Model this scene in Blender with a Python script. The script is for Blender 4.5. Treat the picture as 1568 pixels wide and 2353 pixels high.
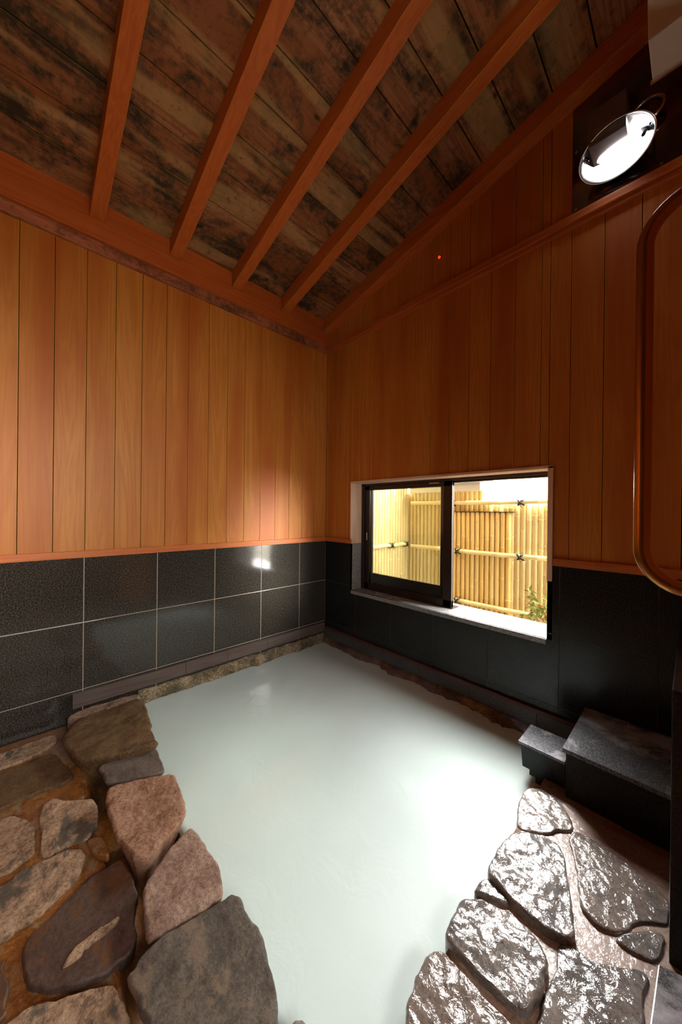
import bpy, bmesh, math, random
from mathutils import Vector, Matrix, noise, geometry
random.seed(7)
S = bpy.context.scene
for o in list(bpy.data.objects): bpy.data.objects.remove(o)
COL = S.collection
# ------------------------------------------------------------------ camera
CAM = Vector((2.5168, -2.1710, 1.2807))
F_PX, YAW, PITCH, ROLL = 765.6, 0.8137, -0.0008, 0.0106
cd = bpy.data.cameras.new('camera'); cam = bpy.data.objects.new('camera', cd); COL.objects.link(cam); S.camera = cam
fw = Vector((-math.sin(YAW)*math.cos(PITCH), math.cos(YAW)*math.cos(PITCH), math.sin(PITCH)))
r0 = Vector((math.cos(YAW), math.sin(YAW), 0)); u0 = r0.cross(fw)
rr = math.cos(ROLL)*r0 + math.sin(ROLL)*u0; uu = -math.sin(ROLL)*r0 + math.cos(ROLL)*u0
cam.matrix_world = Matrix(((rr.x, uu.x, -fw.x, CAM.x), (rr.y, uu.y, -fw.y, CAM.y), (rr.z, uu.z, -fw.z, CAM.z), (0, 0, 0, 1)))
cd.sensor_fit = 'VERTICAL'; cd.sensor_height = 36.0; cd.sensor_width = 24.0; cd.lens = F_PX/2353*36.0; cd.clip_start = .01
# ------------------------------------------------------------------ exposure, sky
SKY, GLOW, LAMP = 16.5, 82.0, 14.0
S.view_settings.view_transform = 'Standard'; S.view_settings.look = 'None'; S.view_settings.gamma = 1
S.view_settings.use_curve_mapping = False; S.view_settings.exposure = 0.0
W = bpy.data.worlds.new('overcast_sky'); S.world = W; W.use_nodes = True
nt = W.node_tree; nt.nodes.clear()
def wn(t, **k):
    n = nt.nodes.new(t)
    for a, b in k.items(): setattr(n, a, b)
    return n
tc = wn('ShaderNodeTexCoord'); nrm = wn('ShaderNodeVectorMath', operation='NORMALIZE'); nt.links.new(tc.outputs['Generated'], nrm.inputs[0])
gd = Vector((-.35, .78, .72)).normalized()                      # brighter cloud in front of the hidden sun
dt = wn('ShaderNodeVectorMath', operation='DOT_PRODUCT'); nt.links.new(nrm.outputs[0], dt.inputs[0]); dt.inputs[1].default_value = gd
mx = wn('ShaderNodeMath', operation='MAXIMUM'); nt.links.new(dt.outputs['Value'], mx.inputs[0]); mx.inputs[1].default_value = 0
pw = wn('ShaderNodeMath', operation='POWER'); nt.links.new(mx.outputs[0], pw.inputs[0]); pw.inputs[1].default_value = 20
ma = wn('ShaderNodeMath', operation='MULTIPLY_ADD'); nt.links.new(pw.outputs[0], ma.inputs[0]); ma.inputs[1].default_value = GLOW; ma.inputs[2].default_value = SKY
gd2 = Vector((.9, .42, .12)).normalized()                     # sky lobe added low on the garden side to light the left wall
d2 = wn('ShaderNodeVectorMath', operation='DOT_PRODUCT'); nt.links.new(nrm.outputs[0], d2.inputs[0]); d2.inputs[1].default_value = gd2
m2 = wn('ShaderNodeMath', operation='MAXIMUM'); nt.links.new(d2.outputs['Value'], m2.inputs[0]); m2.inputs[1].default_value = 0
p2_ = wn('ShaderNodeMath', operation='POWER'); nt.links.new(m2.outputs[0], p2_.inputs[0]); p2_.inputs[1].default_value = 40
a2 = wn('ShaderNodeMath', operation='MULTIPLY_ADD'); nt.links.new(p2_.outputs[0], a2.inputs[0]); a2.inputs[1].default_value = 200; nt.links.new(ma.outputs[0], a2.inputs[2]); ma = a2
bg = wn('ShaderNodeBackground'); bg.inputs[0].default_value = (1, .99, .97, 1); nt.links.new(ma.outputs[0], bg.inputs[1])
wo = wn('ShaderNodeOutputWorld'); nt.links.new(bg.outputs[0], wo.inputs[0])
W.cycles.sampling_method = 'MANUAL'; W.cycles.sample_map_resolution = 512
# window portal: only guides sampling of the sky through the opening
pl = bpy.data.lights.new('window_portal', 'AREA'); pl.shape = 'RECTANGLE'; pl.size = 1.56; pl.size_y = .96; pl.cycles.is_portal = True
po = bpy.data.objects.new('window_portal', pl); COL.objects.link(po); po.location = (1.155, .30, 1.05); po.rotation_euler = (math.radians(-90), 0, 0)
p2 = bpy.data.lights.new('added_opening_portal', 'AREA'); p2.shape = 'RECTANGLE'; p2.size = 1.3; p2.size_y = .9; p2.cycles.is_portal = True  # guides sampling through the unseen opening added for daylight
p2o = bpy.data.objects.new('added_opening_portal', p2); COL.objects.link(p2o); p2o.location = (3.84, -1.985, 1.68); p2o.rotation_euler = (math.radians(90), 0, math.radians(90))
# ------------------------------------------------------------------ material helpers
class N:
    def __init__(s, name):
        s.m = bpy.data.materials.new(name); s.m.use_nodes = True; s.t = s.m.node_tree; s.t.nodes.clear()
        s.b = s.n('ShaderNodeBsdfPrincipled'); o = s.n('ShaderNodeOutputMaterial'); s.l(s.b.outputs[0], o.inputs[0])
    def n(s, t, **k):
        x = s.t.nodes.new(t)
        for a, b in k.items(): setattr(x, a, b)
        return x
    def l(s, a, b): s.t.links.new(a, b)
    def set(s, **k):
        for a, v in k.items():
            i = s.b.inputs[a.replace('_', ' ')]
            if hasattr(v, 'is_output') or isinstance(v, bpy.types.NodeSocket): s.l(v, i)
            else: i.default_value = (*v, 1) if isinstance(v, tuple) and len(v) == 3 else v
    def pos(s): return s.n('ShaderNodeNewGeometry').outputs['Position']
    def obj(s): return s.n('ShaderNodeTexCoord').outputs['Object']
    def scale(s, v, sc):
        m = s.n('ShaderNodeMapping'); s.l(v, m.inputs[0]); m.inputs['Scale'].default_value = sc; return m.outputs[0]
    def addv(s, v, w):
        m = s.n('ShaderNodeVectorMath', operation='ADD'); s.l(v, m.inputs[0])
        if isinstance(w, bpy.types.NodeSocket): s.l(w, m.inputs[1])
        else: m.inputs[1].default_value = w
        return m.outputs[0]
    def noise(s, v, sc, det=6, rough=.6, dist=0):
        x = s.n('ShaderNodeTexNoise'); s.l(v, x.inputs['Vector']); x.inputs['Scale'].default_value = sc
        x.inputs['Detail'].default_value = det; x.inputs['Roughness'].default_value = rough; x.inputs['Distortion'].default_value = dist
        return x.outputs['Fac']
    def vor(s, v, sc, feat='F1', rnd=1):
        x = s.n('ShaderNodeTexVoronoi', feature=feat); s.l(v, x.inputs['Vector']); x.inputs['Scale'].default_value = sc; x.inputs['Randomness'].default_value = rnd
        return x.outputs['Distance'], (x.outputs['Color'] if feat == 'F1' else None)
    def ramp(s, f, stops):
        x = s.n('ShaderNodeValToRGB'); s.l(f, x.inputs[0]); e = x.color_ramp.elements
        while len(e) < len(stops): e.new(.5)
        for i, (p, c) in enumerate(stops):
            e[i].position = p; e[i].color = (*c, 1) if isinstance(c, tuple) else (c, c, c, 1)
        return x.outputs[0]
    def mix(s, f, a, b, mode='MIX'):
        x = s.n('ShaderNodeMix', data_type='RGBA', blend_type=mode)
        for v, i in ((f, 0), (a, 6), (b, 7)):
            if isinstance(v, bpy.types.NodeSocket): s.l(v, x.inputs[i])
            else: x.inputs[i].default_value = (*v, 1) if isinstance(v, tuple) else v
        return x.outputs[2]
    def math(s, op, a, b=0, c=0):
        x = s.n('ShaderNodeMath', operation=op)
        for i, v in enumerate((a, b, c)):
            if isinstance(v, bpy.types.NodeSocket): s.l(v, x.inputs[i])
            else: x.inputs[i].default_value = v
        return x.outputs[0]
    def bump(s, h, st=.3, d=.01):
        x = s.n('ShaderNodeBump'); s.l(h, x.inputs['Height']); x.inputs['Strength'].default_value = st; x.inputs['Distance'].default_value = d
        s.l(x.outputs[0], s.b.inputs['Normal']); return x.outputs[0]
def plain(name, c, rough=.5, metal=0, **k):
    a = N(name); a.set(Base_Color=c, Roughness=rough, Metallic=metal, **k)
    f = a.noise(a.obj(), 40, 3); a.set(Roughness=a.math('MULTIPLY_ADD', f, .12, rough-.06)); return a.m

def wood(name, cols, axis, rough=.45, tint=.5, stain=0.0, knots=0.0, grain=1.0, wave=.2, blotch=False):
    """boards: attribute 'rnd' (per board) shifts the grain and the tint; axis = grain direction"""
    a = N(name); p = a.pos()
    at = a.n('ShaderNodeAttribute', attribute_name='rnd'); r = at.outputs['Fac']
    cb = a.n('ShaderNodeCombineXYZ'); 
    for i in range(3): a.l(a.math('MULTIPLY', r, (41.3, 17.7, 29.1)[i]), cb.inputs[i])
    q = a.addv(p, cb.outputs[0])
    sc = [9*grain]*3; sc[axis] = .55*grain
    g1 = a.noise(a.scale(q, tuple(sc)), 1.0, 3, .5, 1.4)
    wv = a.math('SINE', a.math('MULTIPLY', g1, 42))
    wv = a.math('MULTIPLY_ADD', wv, .5, .5)
    sf = [70]*3; sf[axis] = 1.6
    g2 = a.noise(a.scale(q, tuple(sf)), 1.0, 5, .65)
    f = a.math('ADD', a.math('MULTIPLY', wv, wave), a.math('MULTIPLY', g2, .82-wave*.6))
    col = a.ramp(f, [(.18, cols[0]), (.5, cols[1]), (.8, cols[2])])
    sl = [5]*3; sl[axis] = .5
    big = a.noise(a.scale(q, tuple(sl)), 1.0, 2, .5)
    col = a.mix(a.ramp(big, [(.42, 0.0), (.66, 1.0)]), col, cols[3])if len(cols) > 3 else col
    hs = a.n('ShaderNodeHueSaturation'); a.l(col, hs.inputs['Color'])
    a.l(a.math('MULTIPLY_ADD', r, .04, .48), hs.inputs['Hue'])
    r2 = a.math('FRACT', a.math('MULTIPLY', r, 7.13))
    a.l(a.math('MULTIPLY_ADD', r2, tint, 1-tint*.5), hs.inputs['Value']); col = hs.outputs[0]
    if blotch:   # a few boards carry a grey-olive mould streak
        sb = [7]*3; sb[axis] = .9
        k_ = a.math('MULTIPLY', a.ramp(a.noise(a.scale(p, tuple(sb)), 1, 4, .6), [(.40, 0.0), (.62, .7)]), a.math('GREATER_THAN', r, .96))
        col = a.mix(k_, col, (.14, .085, .035))
    if knots:
        d, _ = a.vor(a.scale(q, tuple(1.0 if i != axis else .6 for i in range(3))), 8)
        kn = a.noise(q, 22, 3)
        dd = a.math('ADD', d, a.math('MULTIPLY_ADD', kn, .12, -.06))
        col = a.mix(a.ramp(dd, [(.07, knots), (.15, 0.0)]), col, (.035, .017, .009))
    if stain:
        s1 = a.noise(a.scale(q, (1.6, .75, 1)), 3.6, 9, .68, .6)
        s2 = a.noise(q, 26, 6, .7)
        sf_ = a.math('ADD', a.math('MULTIPLY', s1, .75), a.math('MULTIPLY', s2, .33))
        col = a.mix(a.ramp(sf_, [(.50, 0.0), (.63, stain)]), col, (.028, .023, .014))
        s3 = a.noise(a.scale(q, (7, .8, 1)), 1, 3, .5)
        col = a.mix(a.ramp(s3, [(.56, 0.0), (.64, .42)]), col, (.58, .38, .15))
        s4 = a.noise(q, 34, 5, .7); col = a.mix(a.ramp(s4, [(.57, 0.0), (.68, .7)]), col, (.12, .045, .02))
    a.set(Base_Color=col, Roughness=a.math('MULTIPLY_ADD', g2, .2, rough-.1)); a.b.inputs['Specular IOR Level'].default_value = .3
    a.bump(f, .25, .0025); return a.m

def granite(name, dark, light, rough=.16, fleck=.5, dirt=None, spec=.45):
    a = N(name); p = a.pos()
    n1 = a.noise(p, 150, 4, .8); n2 = a.noise(a.addv(p, (4, 2, 7)), 300, 3, .8); n3 = a.noise(p, 3, 4)
    f = a.math('ADD', a.math('MULTIPLY', n1, .6), a.math('MULTIPLY', n2, .4))
    col = a.ramp(f, [(.44, dark), (.52, tuple(x*.45+y*.55*fleck for x, y in zip(dark, light))), (.60, light)])
    if dirt:
        col = a.mix(a.ramp(a.noise(a.addv(p, (1, 8, 3)), 5, 8, .65, .5), [(.5, 0.0), (.64, dirt[1])]), col, dirt[0])
    a.set(Base_Color=col, Roughness=a.math('MULTIPLY_ADD', n3, .16, rough-.05)); a.b.inputs['Specular IOR Level'].default_value = spec; return a.m

def rock(name, cols, rough=.6, wet=0.0, bump=.9, spots=.5, patch=None, fine=1.0):
    a = N(name); p = a.pos()
    info = a.n('ShaderNodeObjectInfo').outputs['Random']
    cb = a.n('ShaderNodeCombineXYZ')
    for i in range(3): a.l(a.math('MULTIPLY', info, (13.0, 7.0, 5.0)[i]), cb.inputs[i])
    q = a.addv(p, cb.outputs[0])
    n1 = a.noise(q, 9, 8, .65, .3); n2 = a.noise(q, 95*fine, 8, .75); n3 = a.noise(a.scale(q, (1, 1.6, 1)), 6, 9, .68, .4)
    f = a.math('ADD', a.math('MULTIPLY', n1, .45), a.math('MULTIPLY', n2, .57))
    col = a.ramp(f, [(.42, cols[0]), (.51, cols[1]), (.60, cols[2])])
    d, _ = a.vor(q, 85); col = a.mix(a.ramp(d, [(.12, spots), (.26, 0.0)]), col, tuple(x*.25 for x in cols[0]))
    if patch: col = a.mix(a.ramp(n3, [(.53, 0.0), (.60, patch[1])]), col, patch[0])
    a.set(Base_Color=col, Roughness=a.math('MULTIPLY_ADD', n2, .25, rough-.12))
    if wet: a.set(Coat_Weight=wet, Coat_Roughness=.07, Coat_IOR=1.5)
    h = a.math('ADD', a.math('MULTIPLY', n2, .7), a.math('MULTIPLY', n1, 1.0)); nb = a.bump(h, min(1, bump), .009 if not wet > .6 else .005)
    if wet > .6:   # film of water: smoother than the rock under it
        mid = a.noise(q, 44, 4, .55, .5); x = a.n('ShaderNodeBump'); a.l(a.math('ADD', mid, a.math('MULTIPLY', n1, .5)), x.inputs['Height']); x.inputs['Strength'].default_value = .8; x.inputs['Distance'].default_value = .0065
        a.l(x.outputs[0], a.b.inputs['Coat Normal']); a.set(Coat_IOR=1.7, Coat_Roughness=.09)
    elif wet: a.l(nb, a.b.inputs['Coat Normal'])
    return a.m

M = {}
PINE = ((.55, .235, .020), (.70, .335, .040), (.77, .41, .085), (.55, .205, .018))
M['wall_z'] = wood('cedar_wall_boards', PINE, 2, .5, .38, blotch=True)
M['dark_z'] = wood('darkened_rear_boards', ((.05, .02, .01), (.08, .035, .016), (.1, .05, .02)), 2, .6, .2)  # unseen rear boards darkened so less light bounces onto the rafters
M['wood_y'] = wood('cedar_beam_along_y', ((.44, .13, .015), (.52, .175, .022), (.57, .21, .035)), 1, .5, .1)
M['wood_x'] = wood('cedar_beam_along_x', ((.46, .15, .018), (.55, .20, .026), (.60, .24, .04)), 0, .5, .1)
M['trim_y'] = wood('cedar_trim_along_y', ((.48, .16, .02), (.58, .22, .035), (.64, .27, .05)), 1, .5, .1)
M['trim_x'] = wood('cedar_trim_along_x', ((.44, .14, .018), (.54, .20, .03), (.62, .26, .05)), 0, .5, .1)
M['bark_y'] = wood('mottled_crown_wood', ((.34, .12, .035), (.48, .2, .07), (.56, .26, .1)), 1, .6, .1, stain=.8)
M['ceil'] = wood('weathered_ceiling_boards', ((.26, .11, .028), (.47, .25, .085), (.62, .38, .15), (.34, .15, .035)), 1, .65, .5, stain=.95, knots=.95)
M['lining'] = wood('pale_window_lining', ((.74, .52, .30), (.84, .62, .40), (.88, .68, .46)), 2, .5, .05)
M['brown_board'] = wood('dark_skirting_wood', ((.085, .06, .045), (.125, .095, .075), (.16, .125, .10)), 1, .45, .1)
M['brown_strip'] = wood('dark_brown_strip', ((.07, .025, .012), (.10, .04, .02), (.13, .055, .03)), 0, .4, .1)
M['granL'] = granite('polished_granite_tile', (.010, .009, .007), (.13, .11, .085), .08, .5, spec=.6)
M['sill'] = granite('granite_sill_daylit', (.10, .10, .10), (.62, .62, .60), .25, .7)  # granite paled so its colour carries the daylight on the sill
M['granR'] = granite('dark_granite_tile', (.006, .006, .006), (.05, .05, .048), .2, .45, spec=.3)
M['grout'] = plain('tan_grout', (.42, .33, .24), .8)
M['groutR'] = plain('dark_grout', (.05, .045, .045), .8)
M['bench'] = granite('dull_black_granite', (.004, .004, .004), (.028, .028, .030), .33, .5, dirt=((.06, .05, .04), .25), spec=.22)
M['bench_top'] = granite('scaled_granite_top', (.02, .02, .022), (.19, .19, .20), .25, .7, dirt=((.38, .38, .42), .9))
M['greytile'] = granite('grey_plinth_tile', (.05, .05, .05), (.14, .145, .14), .4, .6)
M['frame'] = plain('dark_bronze_aluminium', (.022, .011, .009), .35)
M['black'] = plain('black_twine', (.012, .011, .01), .8)
M['chrome'] = plain('polished_chrome', (.70, .71, .73), .16, 1)
M['steel'] = plain('dark_polished_steel', (.22, .19, .20), .13, 1)
M['box'] = plain('dark_brown_enamel', (.11, .065, .055), .35)
M['backing'] = plain('dark_backing', (.03, .012, .006), .9)
M['cream'] = plain('cream_enamel', (.62, .57, .47), .45)
M['paper'] = plain('faded_rating_plate', (.16, .10, .06), .6)
a = N('brown_lacquered_tube'); a.set(Base_Color=(.40, .16, .035), Metallic=.8, Roughness=.25); M['copper'] = a.m
M['plaster'] = plain('white_plaster', (.72, .70, .62), .9)
M['gravel'] = plain('pale_gravel', (.42, .36, .26), .9)
a = N('milky_spring_water')
p = a.pos(); n1 = a.noise(p, 7, 4, .55, .8); n2 = a.noise(p, 38, 3, .5); n3 = a.noise(p, 1.4, 3)
a.set(Base_Color=a.ramp(n3, [(.3, (.565, .67, .635)), (.7, (.635, .735, .70))]), Roughness=.08, IOR=1.45, Subsurface_Weight=0.0)
a.bump(a.math('ADD', n1, a.math('MULTIPLY', n2, .04)), .22, .012); M['water'] = a.m
a = N('window_glass'); tr = a.n('ShaderNodeBsdfTransparent'); tr.inputs[0].default_value = (.96, .98, .96, 1); gl = a.n('ShaderNodeBsdfGlossy'); gl.inputs['Roughness'].default_value = .01
fr = a.n('ShaderNodeFresnel'); fr.inputs[0].default_value = 1.45; ms = a.n('ShaderNodeMixShader'); a.l(fr.outputs[0], ms.inputs[0]); a.l(tr.outputs[0], ms.inputs[1]); a.l(gl.outputs[0], ms.inputs[2])
a.l(ms.outputs[0], [n for n in a.t.nodes if n.type == 'OUTPUT_MATERIAL'][0].inputs[0]); M['glass'] = a.m
a = N('lit_lamp_glass'); a.set(Base_Color=(1, 1, 1), Emission_Color=(.97, .98, 1), Emission_Strength=LAMP); M['lamp'] = a.m
a = N('glowing_red'); a.set(Base_Color=(.8, .03, .01), Emission_Color=(1, .06, .01), Emission_Strength=1.2); M['red'] = a.m
def bam(name, c0, c1, c2):
    a = N(name); p = a.pos(); at = a.n('ShaderNodeAttribute', attribute_name='rnd').outputs['Fac']
    z = a.noise(a.scale(p, (60, 60, 3)), 1, 4); col = a.ramp(a.math('ADD', a.math('MULTIPLY', z, .6), a.math('MULTIPLY', at, .4)), [(.2, c0), (.5, c1), (.8, c2)])
    a.set(Base_Color=col, Roughness=.4); return a.m
M['bam'] = bam('dry_bamboo', (.58, .36, .09), (.68, .45, .13), (.72, .52, .2))
M['bam_pale'] = bam('pale_bamboo', (.66, .48, .18), (.72, .56, .24), (.75, .62, .3))
M['leaf'] = plain('nandina_leaf', (.19, .24, .035), .45)
M['leafr'] = plain('nandina_leaf_reddish', (.34, .17, .05), .45)
M['mortL'] = rock('wet_amber_mortar', ((.15, .045, .006), (.27, .09, .013), (.33, .18, .07)), .4, .5, .35, .1, patch=((.30, .22, .12), .85))
M['mortR'] = rock('wet_pink_mortar', ((.15, .075, .04), (.27, .17, .12), (.34, .24, .18)), .4, .8, .35, .15, patch=((.20, .07, .02), .6))
M['st_brown'] = rock('ochre_brown_rock', ((.07, .035, .012), (.17, .085, .025), (.22, .13, .06)), .5, .15, .9)
M['st_grey'] = rock('grey_brown_rock', ((.10, .075, .06), (.15, .115, .095), (.20, .16, .135)), .5, .1, .4)
M['st_pink'] = rock('pink_rust_rock', ((.20, .085, .04), (.42, .20, .11), (.56, .34, .23)), .55, .1, 1.0, patch=((.55, .33, .22), .5))
M['st_rose'] = rock('rose_grey_rock', ((.21, .11, .07), (.36, .21, .145), (.50, .33, .25)), .6, .05, 1.0)
M['st_dark'] = rock('dark_grey_pitted_rock', ((.07, .05, .035), (.12, .09, .065), (.20, .15, .11)), .6, .1, 1.0, patch=((.27, .18, .11), .7))
M['st_scale'] = rock('scaled_pale_rock', ((.20, .11, .06), (.48, .29, .17), (.66, .44, .28)), .6, .1, 1.0, .4, patch=((.10, .085, .065), .85))
M['st_brown2'] = rock('dark_brown_slab_rock', ((.055, .028, .02), (.085, .048, .036), (.12, .075, .055)), .45, .3, .4, .5, patch=((.15, .055, .012), .6))
M['st_wet'] = rock('wet_glossy_rock', ((.045, .036, .028), (.115, .09, .072), (.21, .17, .14)), .3, 1.0, 1.0, .5, fine=.95)
M['st_wet2'] = rock('wet_brown_rock', ((.06, .036, .024), (.145, .098, .07), (.22, .16, .12)), .3, 1.0, 1.0, .5, fine=.95)
M['ledgeL'] = rock('moss_and_scale_ledge', ((.045, .045, .02), (.16, .11, .05), (.5, .36, .22)), .6, .2, 1.2)
M['ledgeR'] = rock('rusty_scaled_ledge', ((.03, .016, .008), (.13, .05, .012), (.36, .17, .05)), .5, .4, 1.2)
# ------------------------------------------------------------------ mesh helpers
def new(): return bmesh.new()
def rnd_layer(bm): return bm.faces.layers.float.get('rnd') or bm.faces.layers.float.new('rnd')
def box(bm, a, b, rnd=0., mi=0, bev=0.0):
    x0, y0, z0 = a; x1, y1, z1 = b
    c = [(x0,y0,z0),(x1,y0,z0),(x1,y1,z0),(x0,y1,z0),(x0,y0,z1),(x1,y0,z1),(x1,y1,z1),(x0,y1,z1)]
    return hexa(bm, c, rnd, mi, bev)
def hexa(bm, c, rnd=0., mi=0, bev=0.0):
    L = rnd_layer(bm); v = [bm.verts.new(q) for q in c]; fs = []
    for f in ((0,3,2,1),(4,5,6,7),(0,1,5,4),(1,2,6,5),(2,3,7,6),(3,0,4,7)):
        F = bm.faces.new([v[i] for i in f]); fs.append(F)
    if bev:
        es = list({e for F in fs for e in F.edges})
        r = bmesh.ops.bevel(bm, geom=es, offset=bev, segments=2, affect='EDGES', profile=.6)
        fs = list(set(r['faces']) | {F for F in fs if F.is_valid})
    for F in fs: F[L] = rnd; F.material_index = mi
    return fs
def tube(bm, pts, r, seg=12, rnd=0., cap=True, mi=0, smooth=True):
    L = rnd_layer(bm); pts = [Vector(p) for p in pts]; rings = []; n = len(pts)
    R = r if isinstance(r, (list, tuple)) else [r]*n
    up = Vector((0, 0, 1)); d0 = (pts[1]-pts[0]).normalized()
    if abs(d0.dot(up)) > .9: up = Vector((1, 0, 0))
    x = up.cross(d0).normalized()
    for i, p in enumerate(pts):
        d = (pts[min(i+1, n-1)]-pts[max(i-1, 0)]).normalized()
        x = (x - d*x.dot(d)).normalized(); y = d.cross(x)
        rings.append([bm.verts.new(p+(x*math.cos(t)+y*math.sin(t))*R[i]) for t in [2*math.pi*k/seg for k in range(seg)]])
    for i in range(n-1):
        for k in range(seg):
            F = bm.faces.new([rings[i][k], rings[i][(k+1) % seg], rings[i+1][(k+1) % seg], rings[i+1][k]]); F.smooth = smooth; F[L] = rnd; F.material_index = mi
    if cap:
        for F in (bm.faces.new(rings[0][::-1]), bm.faces.new(rings[-1])): F[L] = rnd; F.material_index = mi
def lathe(bm, prof, mat, seg=32):
    rings = [[bm.verts.new(mat @ Vector((r*math.cos(t), r*math.sin(t), z))) for t in [2*math.pi*k/seg for k in range(seg)]] for r, z in prof]
    for i in range(len(rings)-1):
        for k in range(seg):
            F = bm.faces.new([rings[i][k], rings[i][(k+1) % seg], rings[i+1][(k+1) % seg], rings[i+1][k]]); F.smooth = True
    return rings
def link(name, bm, mats, parent=None, origin=None):
    bmesh.ops.recalc_face_normals(bm, faces=bm.faces[:])
    if parent is not None:
        org = Vector((0, 0, 0)); q = parent
        while q is not None: org = org + q.location; q = q.parent
    elif origin is not None: org = Vector(origin)
    else:
        xs = [v.co for v in bm.verts]
        org = Vector(((min(c.x for c in xs)+max(c.x for c in xs))/2, (min(c.y for c in xs)+max(c.y for c in xs))/2, min(c.z for c in xs)))
    here = Vector((0, 0, 0))
    if parent is not None:
        xs = [v.co for v in bm.verts]
        cen = Vector(((min(c.x for c in xs)+max(c.x for c in xs))/2, (min(c.y for c in xs)+max(c.y for c in xs))/2, min(c.z for c in xs)))
        here = cen-org; org = cen
    for v in bm.verts: v.co -= org
    me = bpy.data.meshes.new(name); bm.to_mesh(me); bm.free()
    for m in (mats if isinstance(mats, list) else [mats]): me.materials.append(M[m] if isinstance(m, str) else m)
    o = bpy.data.objects.new(name, me); COL.objects.link(o)
    if parent is not None: o.parent = parent; o.location = here
    else: o.location = org
    return o
def tag(o, label, cat, group=None, kind=None):
    if label: o['label'] = label
    if cat: o['category'] = cat
    if group: o['group'] = group
    if kind: o['kind'] = kind
    return o
def struct(o, label, cat): return tag(o, label, cat, None, 'structure')
def empty(name, loc):
    o = bpy.data.objects.new(name, None); o.location = loc; COL.objects.link(o); return o
def bx(name, a, b, mat, parent=None, bev=.002, rnd=.3):
    bm = new(); box(bm, a, b, rnd, 0, bev); return link(name, bm, mat, parent)
RISE = .236
def ceil_z(x): return 3.14 + RISE*x
# ------------------------------------------------------------------ walls
RX0, RX1, RY0 = 0.0, 3.6, -4.4
WX0, WX1, WZ0, WZ1 = .365, 1.945, .564, 1.5405
def vboard_x(bm, x0, x1, z0, z1, rnd, g=.0016):   # board on window wall; z1 may be callable
    L = rnd_layer(bm); za, zb = (z1(x0), z1(x1)) if callable(z1) else (z1, z1)
    c = [(x0+g, -.0, z0), (x1-g, -.0, z0), (x1-g, .02, z0), (x0+g, .02, z0), (x0+g, 0, za), (x1-g, 0, zb), (x1-g, .02, zb), (x0+g, .02, za)]
    hexa(bm, c, rnd, 0, .0022)
bm = new()                                             # window wall, wooden boards
x = .017-.1449; seams = []
while x < RX1+.1: seams.append(x); x += .1449*(1+.05*random.uniform(-1, 1)) if False else .1449
for i in range(len(seams)-1):
    a0, a1 = max(seams[i], 0), min(seams[i+1], RX1)
    if a1-a0 < .005: continue
    r = random.random()*.97
    cuts = [a0]+[c for c in (WX0, WX1) if a0 < c < a1]+[a1]
    for s0, s1 in zip(cuts, cuts[1:]):
        mid = (s0+s1)/2; gg = .0016
        vboard_x(bm, s0, s1, WZ1 if WX0 < mid < WX1 else 1.03, 2.845, r)
        vboard_x(bm, s0, s1, 2.90, lambda q: ceil_z(q)+.0, r*.6+.2)
# backing behind the boards
for (xa, xb, za, zb) in ((0, WX0-.013, .0, 4.1), (WX1+.027, RX1, .0, 4.1), (WX0-.013, WX1+.027, -.3, WZ0-.03), (WX0-.013, WX1+.027, WZ1+.017, 4.1)):
    box(bm, (xa, .021, za), (xb, .30, zb), 0, 1)
wall_back = struct(link('wall_back', bm, ['wall_z', 'backing'], origin=(1.8, 0, 0)), 'window wall of upright orange cedar boards above dark granite tiles', 'wall')
bi = 0; bm = new()                                     # left wall boards
y = 0.0; 
while y > RY0:
    y1 = max(y-.1472, RY0); g = .0016
    hexa(bm, [(-.02, y1+g, 1.03), (0, y1+g, 1.03), (0, y-g, 1.03), (-.02, y-g, 1.03), (-.02, y1+g, 2.845), (0, y1+g, 2.845), (0, y-g, 2.845), (-.02, y-g, 2.845)], .98 if bi in (5, 11) else random.random()*.95, 0, .0012)
    y = y1; bi += 1
box(bm, (-.2, RY0, -.3), (-.021, .3, 3.3), 0, 1)
wall_left = struct(link('wall_left', bm, ['wall_z', 'backing'], origin=(0, -2, 0)), 'left wall of upright orange cedar boards above polished speckled granite tiles', 'wall')
# granite wainscots
def tiles_left():
    bm = new(); ys = [0]+[-(.316+.4*k) for k in range(11)]; zs = [-.02, .1972, .6002, .9895]
    box(bm, (-.02, RY0, -.02), (-.0015, 0, .9895), 0, 1)
    for i in range(len(ys)-1):
        for j in range(3):
            box(bm, (-.01, max(ys[i+1], RY0)+.0022, zs[j]+.0022), (.0, ys[i]-.0022, zs[j+1]-.0022), 0, 0, .0008)
    return bm
o = link('granite_wainscot', tiles_left(), ['granL', 'grout'], wall_left); o['kind'] = 'structure'; o['label'] = 'polished speckled granite tiles with pale grout'
bm = new(); xs = [0, .422, .82, 1.21, 1.61, 2.006, 2.408, 2.81, 3.21, 3.6]; zs = [-.02, .1972, .6002, .9895]
for i in range(len(xs)-1):
    for j in range(3):
        x0, x1, z0, z1 = xs[i]+.0018, xs[i+1]-.0018, zs[j]+.0018, zs[j+1]-.0018
        pcs = [(x0, x1, z0, z1)]
        if z1 > WZ0:
            pcs = []
            if x0 < WX0: pcs.append((x0, min(x1, WX0), z0, z1))
            if x1 > WX1: pcs.append((max(x0, WX1), x1, z0, z1))
            m0, m1 = max(x0, WX0), min(x1, WX1)
            if m1 > m0 and z0 < WZ0: pcs.append((m0, m1, z0, WZ0))
        for q in pcs: box(bm, (q[0], -.0, q[2]), (q[1], .01, q[3]), 0, 0)
for (xa, xb, za, zb) in ((0, WX0-.013, -.02, .9895), (WX1+.027, RX1, -.02, .9895), (WX0-.013, WX1+.027, -.02, WZ0-.03)):
    box(bm, (xa, .0015, za), (xb, .02, zb), 0, 1)
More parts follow.
